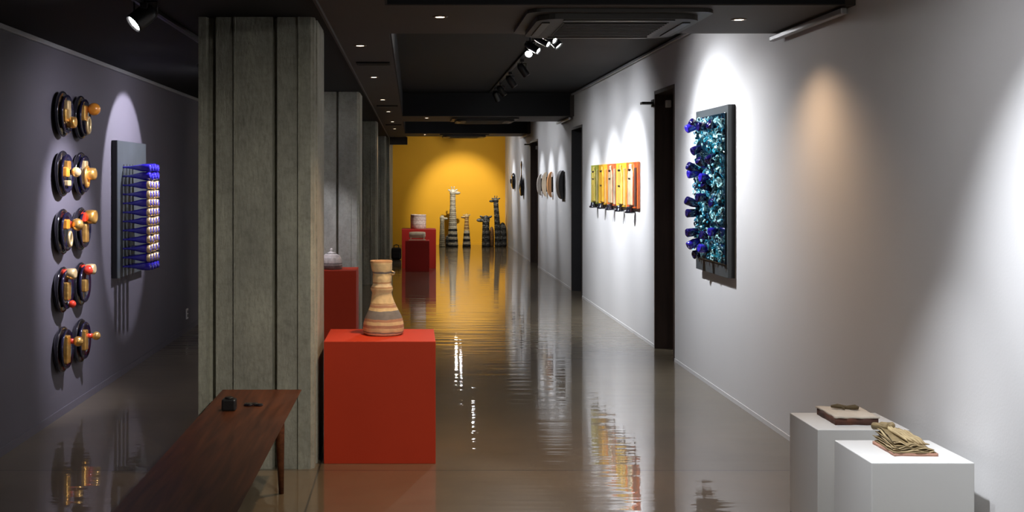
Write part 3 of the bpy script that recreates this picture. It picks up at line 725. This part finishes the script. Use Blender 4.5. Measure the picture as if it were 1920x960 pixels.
def crescent(y, z, h, m, label, wy=.055):
    rt = thing('wall_crescent', label, 'wall sculpture', (XR, y, z), 'curved crescents on the right wall')
    n = 14; mb = MB()
    out = []
    for q in range(n+1):
        a = -PI/2*.95+PI*.95*q/n
        out.append((-.02-.075*math.cos(a), h/2*math.sin(a)))
    inn = []
    for q in range(n, -1, -1):
        a = -PI/2*.95+PI*.95*q/n
        inn.append((-.012-.018*math.cos(a)**.8 if math.cos(a) > 0 else -.012, h/2*.97*math.sin(a)))
    mb.prism(out+inn, -wy, wy, Matrix(((1, 0, 0, 0), (0, 0, 1, 0), (0, 1, 0, 0), (0, 0, 0, 1))))
    mb.build('crescent_body', m, rt)
    MB().box((-.03, -.02, -h*.3), (0, .02, h*.3), bev=.004).build('bracket', M['black'], rt)
crescent(17.95, 1.53, .44, M['charcoal_door'], 'black bowed dish on the right wall just beyond the charcoal door', .17)
crescent(19.3, 1.53, .42, M['wood_arc'], 'orange wooden crescent, nearest of three on the right wall')
crescent(20.05, 1.53, .42, M['cream_arc'], 'cream crescent between the orange one and the grey one')
crescent(20.85, 1.52, .38, M['grey_arc'], 'grey crescent, farthest of three on the right wall')
bf = thing('figure_relief', 'tall black long-necked figure on the far right wall', 'wall sculpture', (XR, 24.35, 1.62))
MB().lathe([(.02, -.35), (.12, -.33), (.17, -.22), (.15, -.08), (.09, .02), (.045, .10), (.04, .20), (.06, .25), (.075, .30), (.05, .36), (.01, .385)], 24, T(-.04, 0, 0) @ Matrix.Diagonal((.26, 1, 1, 1))).build('body', M['black_gloss'], bf)
MB().ball((-.075, .05, -.12), (.03, .09, .10), 16).build('belly', M['grey_arc'], bf)
MB().tube([(-.05, -.1, -.2), (-.08, -.17, -.08), (-.05, -.08, .05)], .016).build('arm', M['black_gloss'], bf)
mk = thing('wall_mask', 'small black mask on the far right wall nearest the mustard wall', 'wall sculpture', (XR, 26.4, 1.58))
MB().lathe([(.16, 0), (.19, .02), (.18, .05), (.12, .075), (.02, .08)], 28, R('Y', -90)).build('face', M['black_gloss'], mk)
MB().ball((-.08, 0, .0), (.03, .03, .06), 12).build('nose', M['black_gloss'], mk)
MB().ball((-.072, -.07, .05), (.015, .03, .02), 10).ball((-.072, .07, .05), (.015, .03, .02), 10).build('eyes', M['grey_arc'], mk)
# small brackets beside the doors
for i, (y, z, m, lab) in enumerate([(11.28, 2.34, 'black', 'thin black blade bracket on the wall beside the brown door'), (22.98, 2.30, 'cassette', 'thin grey blade bracket beside the farthest doorway')]):
    r_ = thing('wall_bracket', lab, 'bracket', (XR, y, z))
    MB().box((-.115, -.05, -.012), (-.01, .05, .012), bev=.003).build('blade', M[m], r_)
    MB().box((-.01, -.05, -.035), (0, .05, .035), bev=.002).build('wall_plate', M[m], r_)

# ------------------------------------------------------------------ animal totems
blk = (.02, .02, .022); wht = (.60, .55, .44)
def stripes(n, lo, hi, a, b):
    out = []
    for q in range(n): out.append((lo+(hi-lo)*q/n, a if q % 2 == 0 else b))
    return out
M['giraffe'] = bands('striped_giraffe_glaze', stripes(8, 0, .36, blk, wht)+stripes(14, .36, .92, (.30, .27, .22), (.44, .41, .34))+[(.93, (.55, .52, .45))], 0, 1.44, .5, .6, 40)
M['spotted'] = bands('spotted_orange_glaze', stripes(6, 0, .50, blk, wht)+stripes(8, .50, .88, (.62, .42, .16), (.30, .16, .06))+[(.9, (.5, .36, .18))], 0, .80, .5, .6, 40)
M['slimglaze'] = bands('beige_grey_glaze', stripes(4, 0, .8, (.42, .36, .24), (.34, .30, .22))+[(.85, (.5, .46, .36))], 0, .76, .5, .7, 30)
M['darkglaze'] = bands('mottled_dark_glaze', stripes(18, 0, .98, (.05, .055, .06), (.24, .24, .23)), 0, 1.24, .5, .12, 26)
M['orangespot'] = mat('orange_spotted_glaze', (.45, .20, .05), .5, col2=(.05, .04, .03), vscale=25)
TD = 28.3
def totem(px, label, h, m, base_r, top_r, head, ears=True, body=None, lean=0.0):
    """stacked-ring animal neck with head; head = side (-1/1)"""
    x = (px-VX)*TD/F
    rt = thing('animal_totem', label, 'sculpture', (x, TD, 0), 'long-necked ceramic animals before the mustard wall')
    mb = MB(); prof = []
    nr = int(h*.86/.045)
    for q in range(nr):
        t0 = q/nr; r = base_r+(top_r-base_r)*min(1, t0*1.25); z0 = t0*h*.86
        prof += [(r*.93, z0), (r*1.03, z0+.012), (r*1.03, z0+.033)]
    prof.append((top_r*.9, h*.86))
    seg = 24; rings = []
    for r, z in prof:
        ox = lean*(z/h)**1.5
        rings.append([mb.bm.verts.new((ox+r*math.cos(2*PI*k_/seg), r*math.sin(2*PI*k_/seg), z)) for k_ in range(seg)])
    for a, b in zip(rings, rings[1:]):
        for k_ in range(seg): mb.bm.faces.new((a[k_], a[(k_+1) % seg], b[(k_+1) % seg], b[k_])).smooth = True
    mb.bm.faces.new(rings[0][::-1]); mb.bm.faces.new(rings[-1])
    mb.build('neck', m, rt)
    hx = lean*.8; hz = h*.90; r = top_r
    hm = MB().ball((hx, 0, hz), (r*1.15, r*1.05, r*1.25), 16)
    hm.ball((hx+head*r*1.5, -r*.2, hz-.01), (r*1.2, r*.6, r*.55), 16)
    hm.build('head', m, rt)
    if ears:
        e = MB()
        for s_ in (-1, 1):
            e.ball((hx+s_*r*1.2, 0, hz+r*.8), (r*.65, r*.22, r*.32), 10, R('Y', -25*s_))
        e.build('ears', m, rt)
    hn = MB()
    for s_ in (-1, 1): hn.tube([(hx+s_*r*.4, 0, hz+r), (hx+s_*r*.45, 0, h-.01)], r*.14, 8).ball((hx+s_*r*.45, 0, h-.015), r*.24, 10)
    hn.build('horns', m, rt)
    for (bx0, bz, br, bh, bmt) in (body or []):
        MB().lathe([(br*.9, 0), (br, .03), (br*1.02, bh*.5), (br*.9, bh*.8), (br*.5, bh*.96), (br*.15, bh)], 22, T(bx0, .05, 0)).build('body', M[bmt], rt)
    return rt
totem(829, 'slim beige totem, leftmost of the five before the mustard wall', .76, M['slimglaze'], .075, .052, 1, ears=False)
totem(849, 'tallest giraffe totem with black and white striped base', 1.45, M['giraffe'], .13, .068, 1, body=[(-.06, 0, .12, .30, 'darkglaze')])
totem(875, 'short orange-necked giraffe totem with black and white stripes below', .80, M['spotted'], .10, .052, -1)
totem(911, 'short dark mottled totem with wide ears and small orange companion', .72, M['darkglaze'], .10, .085, -1, body=[(.145, 0, .058, .48, 'orangespot')])
totem(934, 'tall dark mottled totem with a rounded body, rightmost of the five', 1.23, M['darkglaze'], .085, .06, -1, ears=True, body=[(.11, 0, .10, .58, 'darkglaze')], lean=-.07)
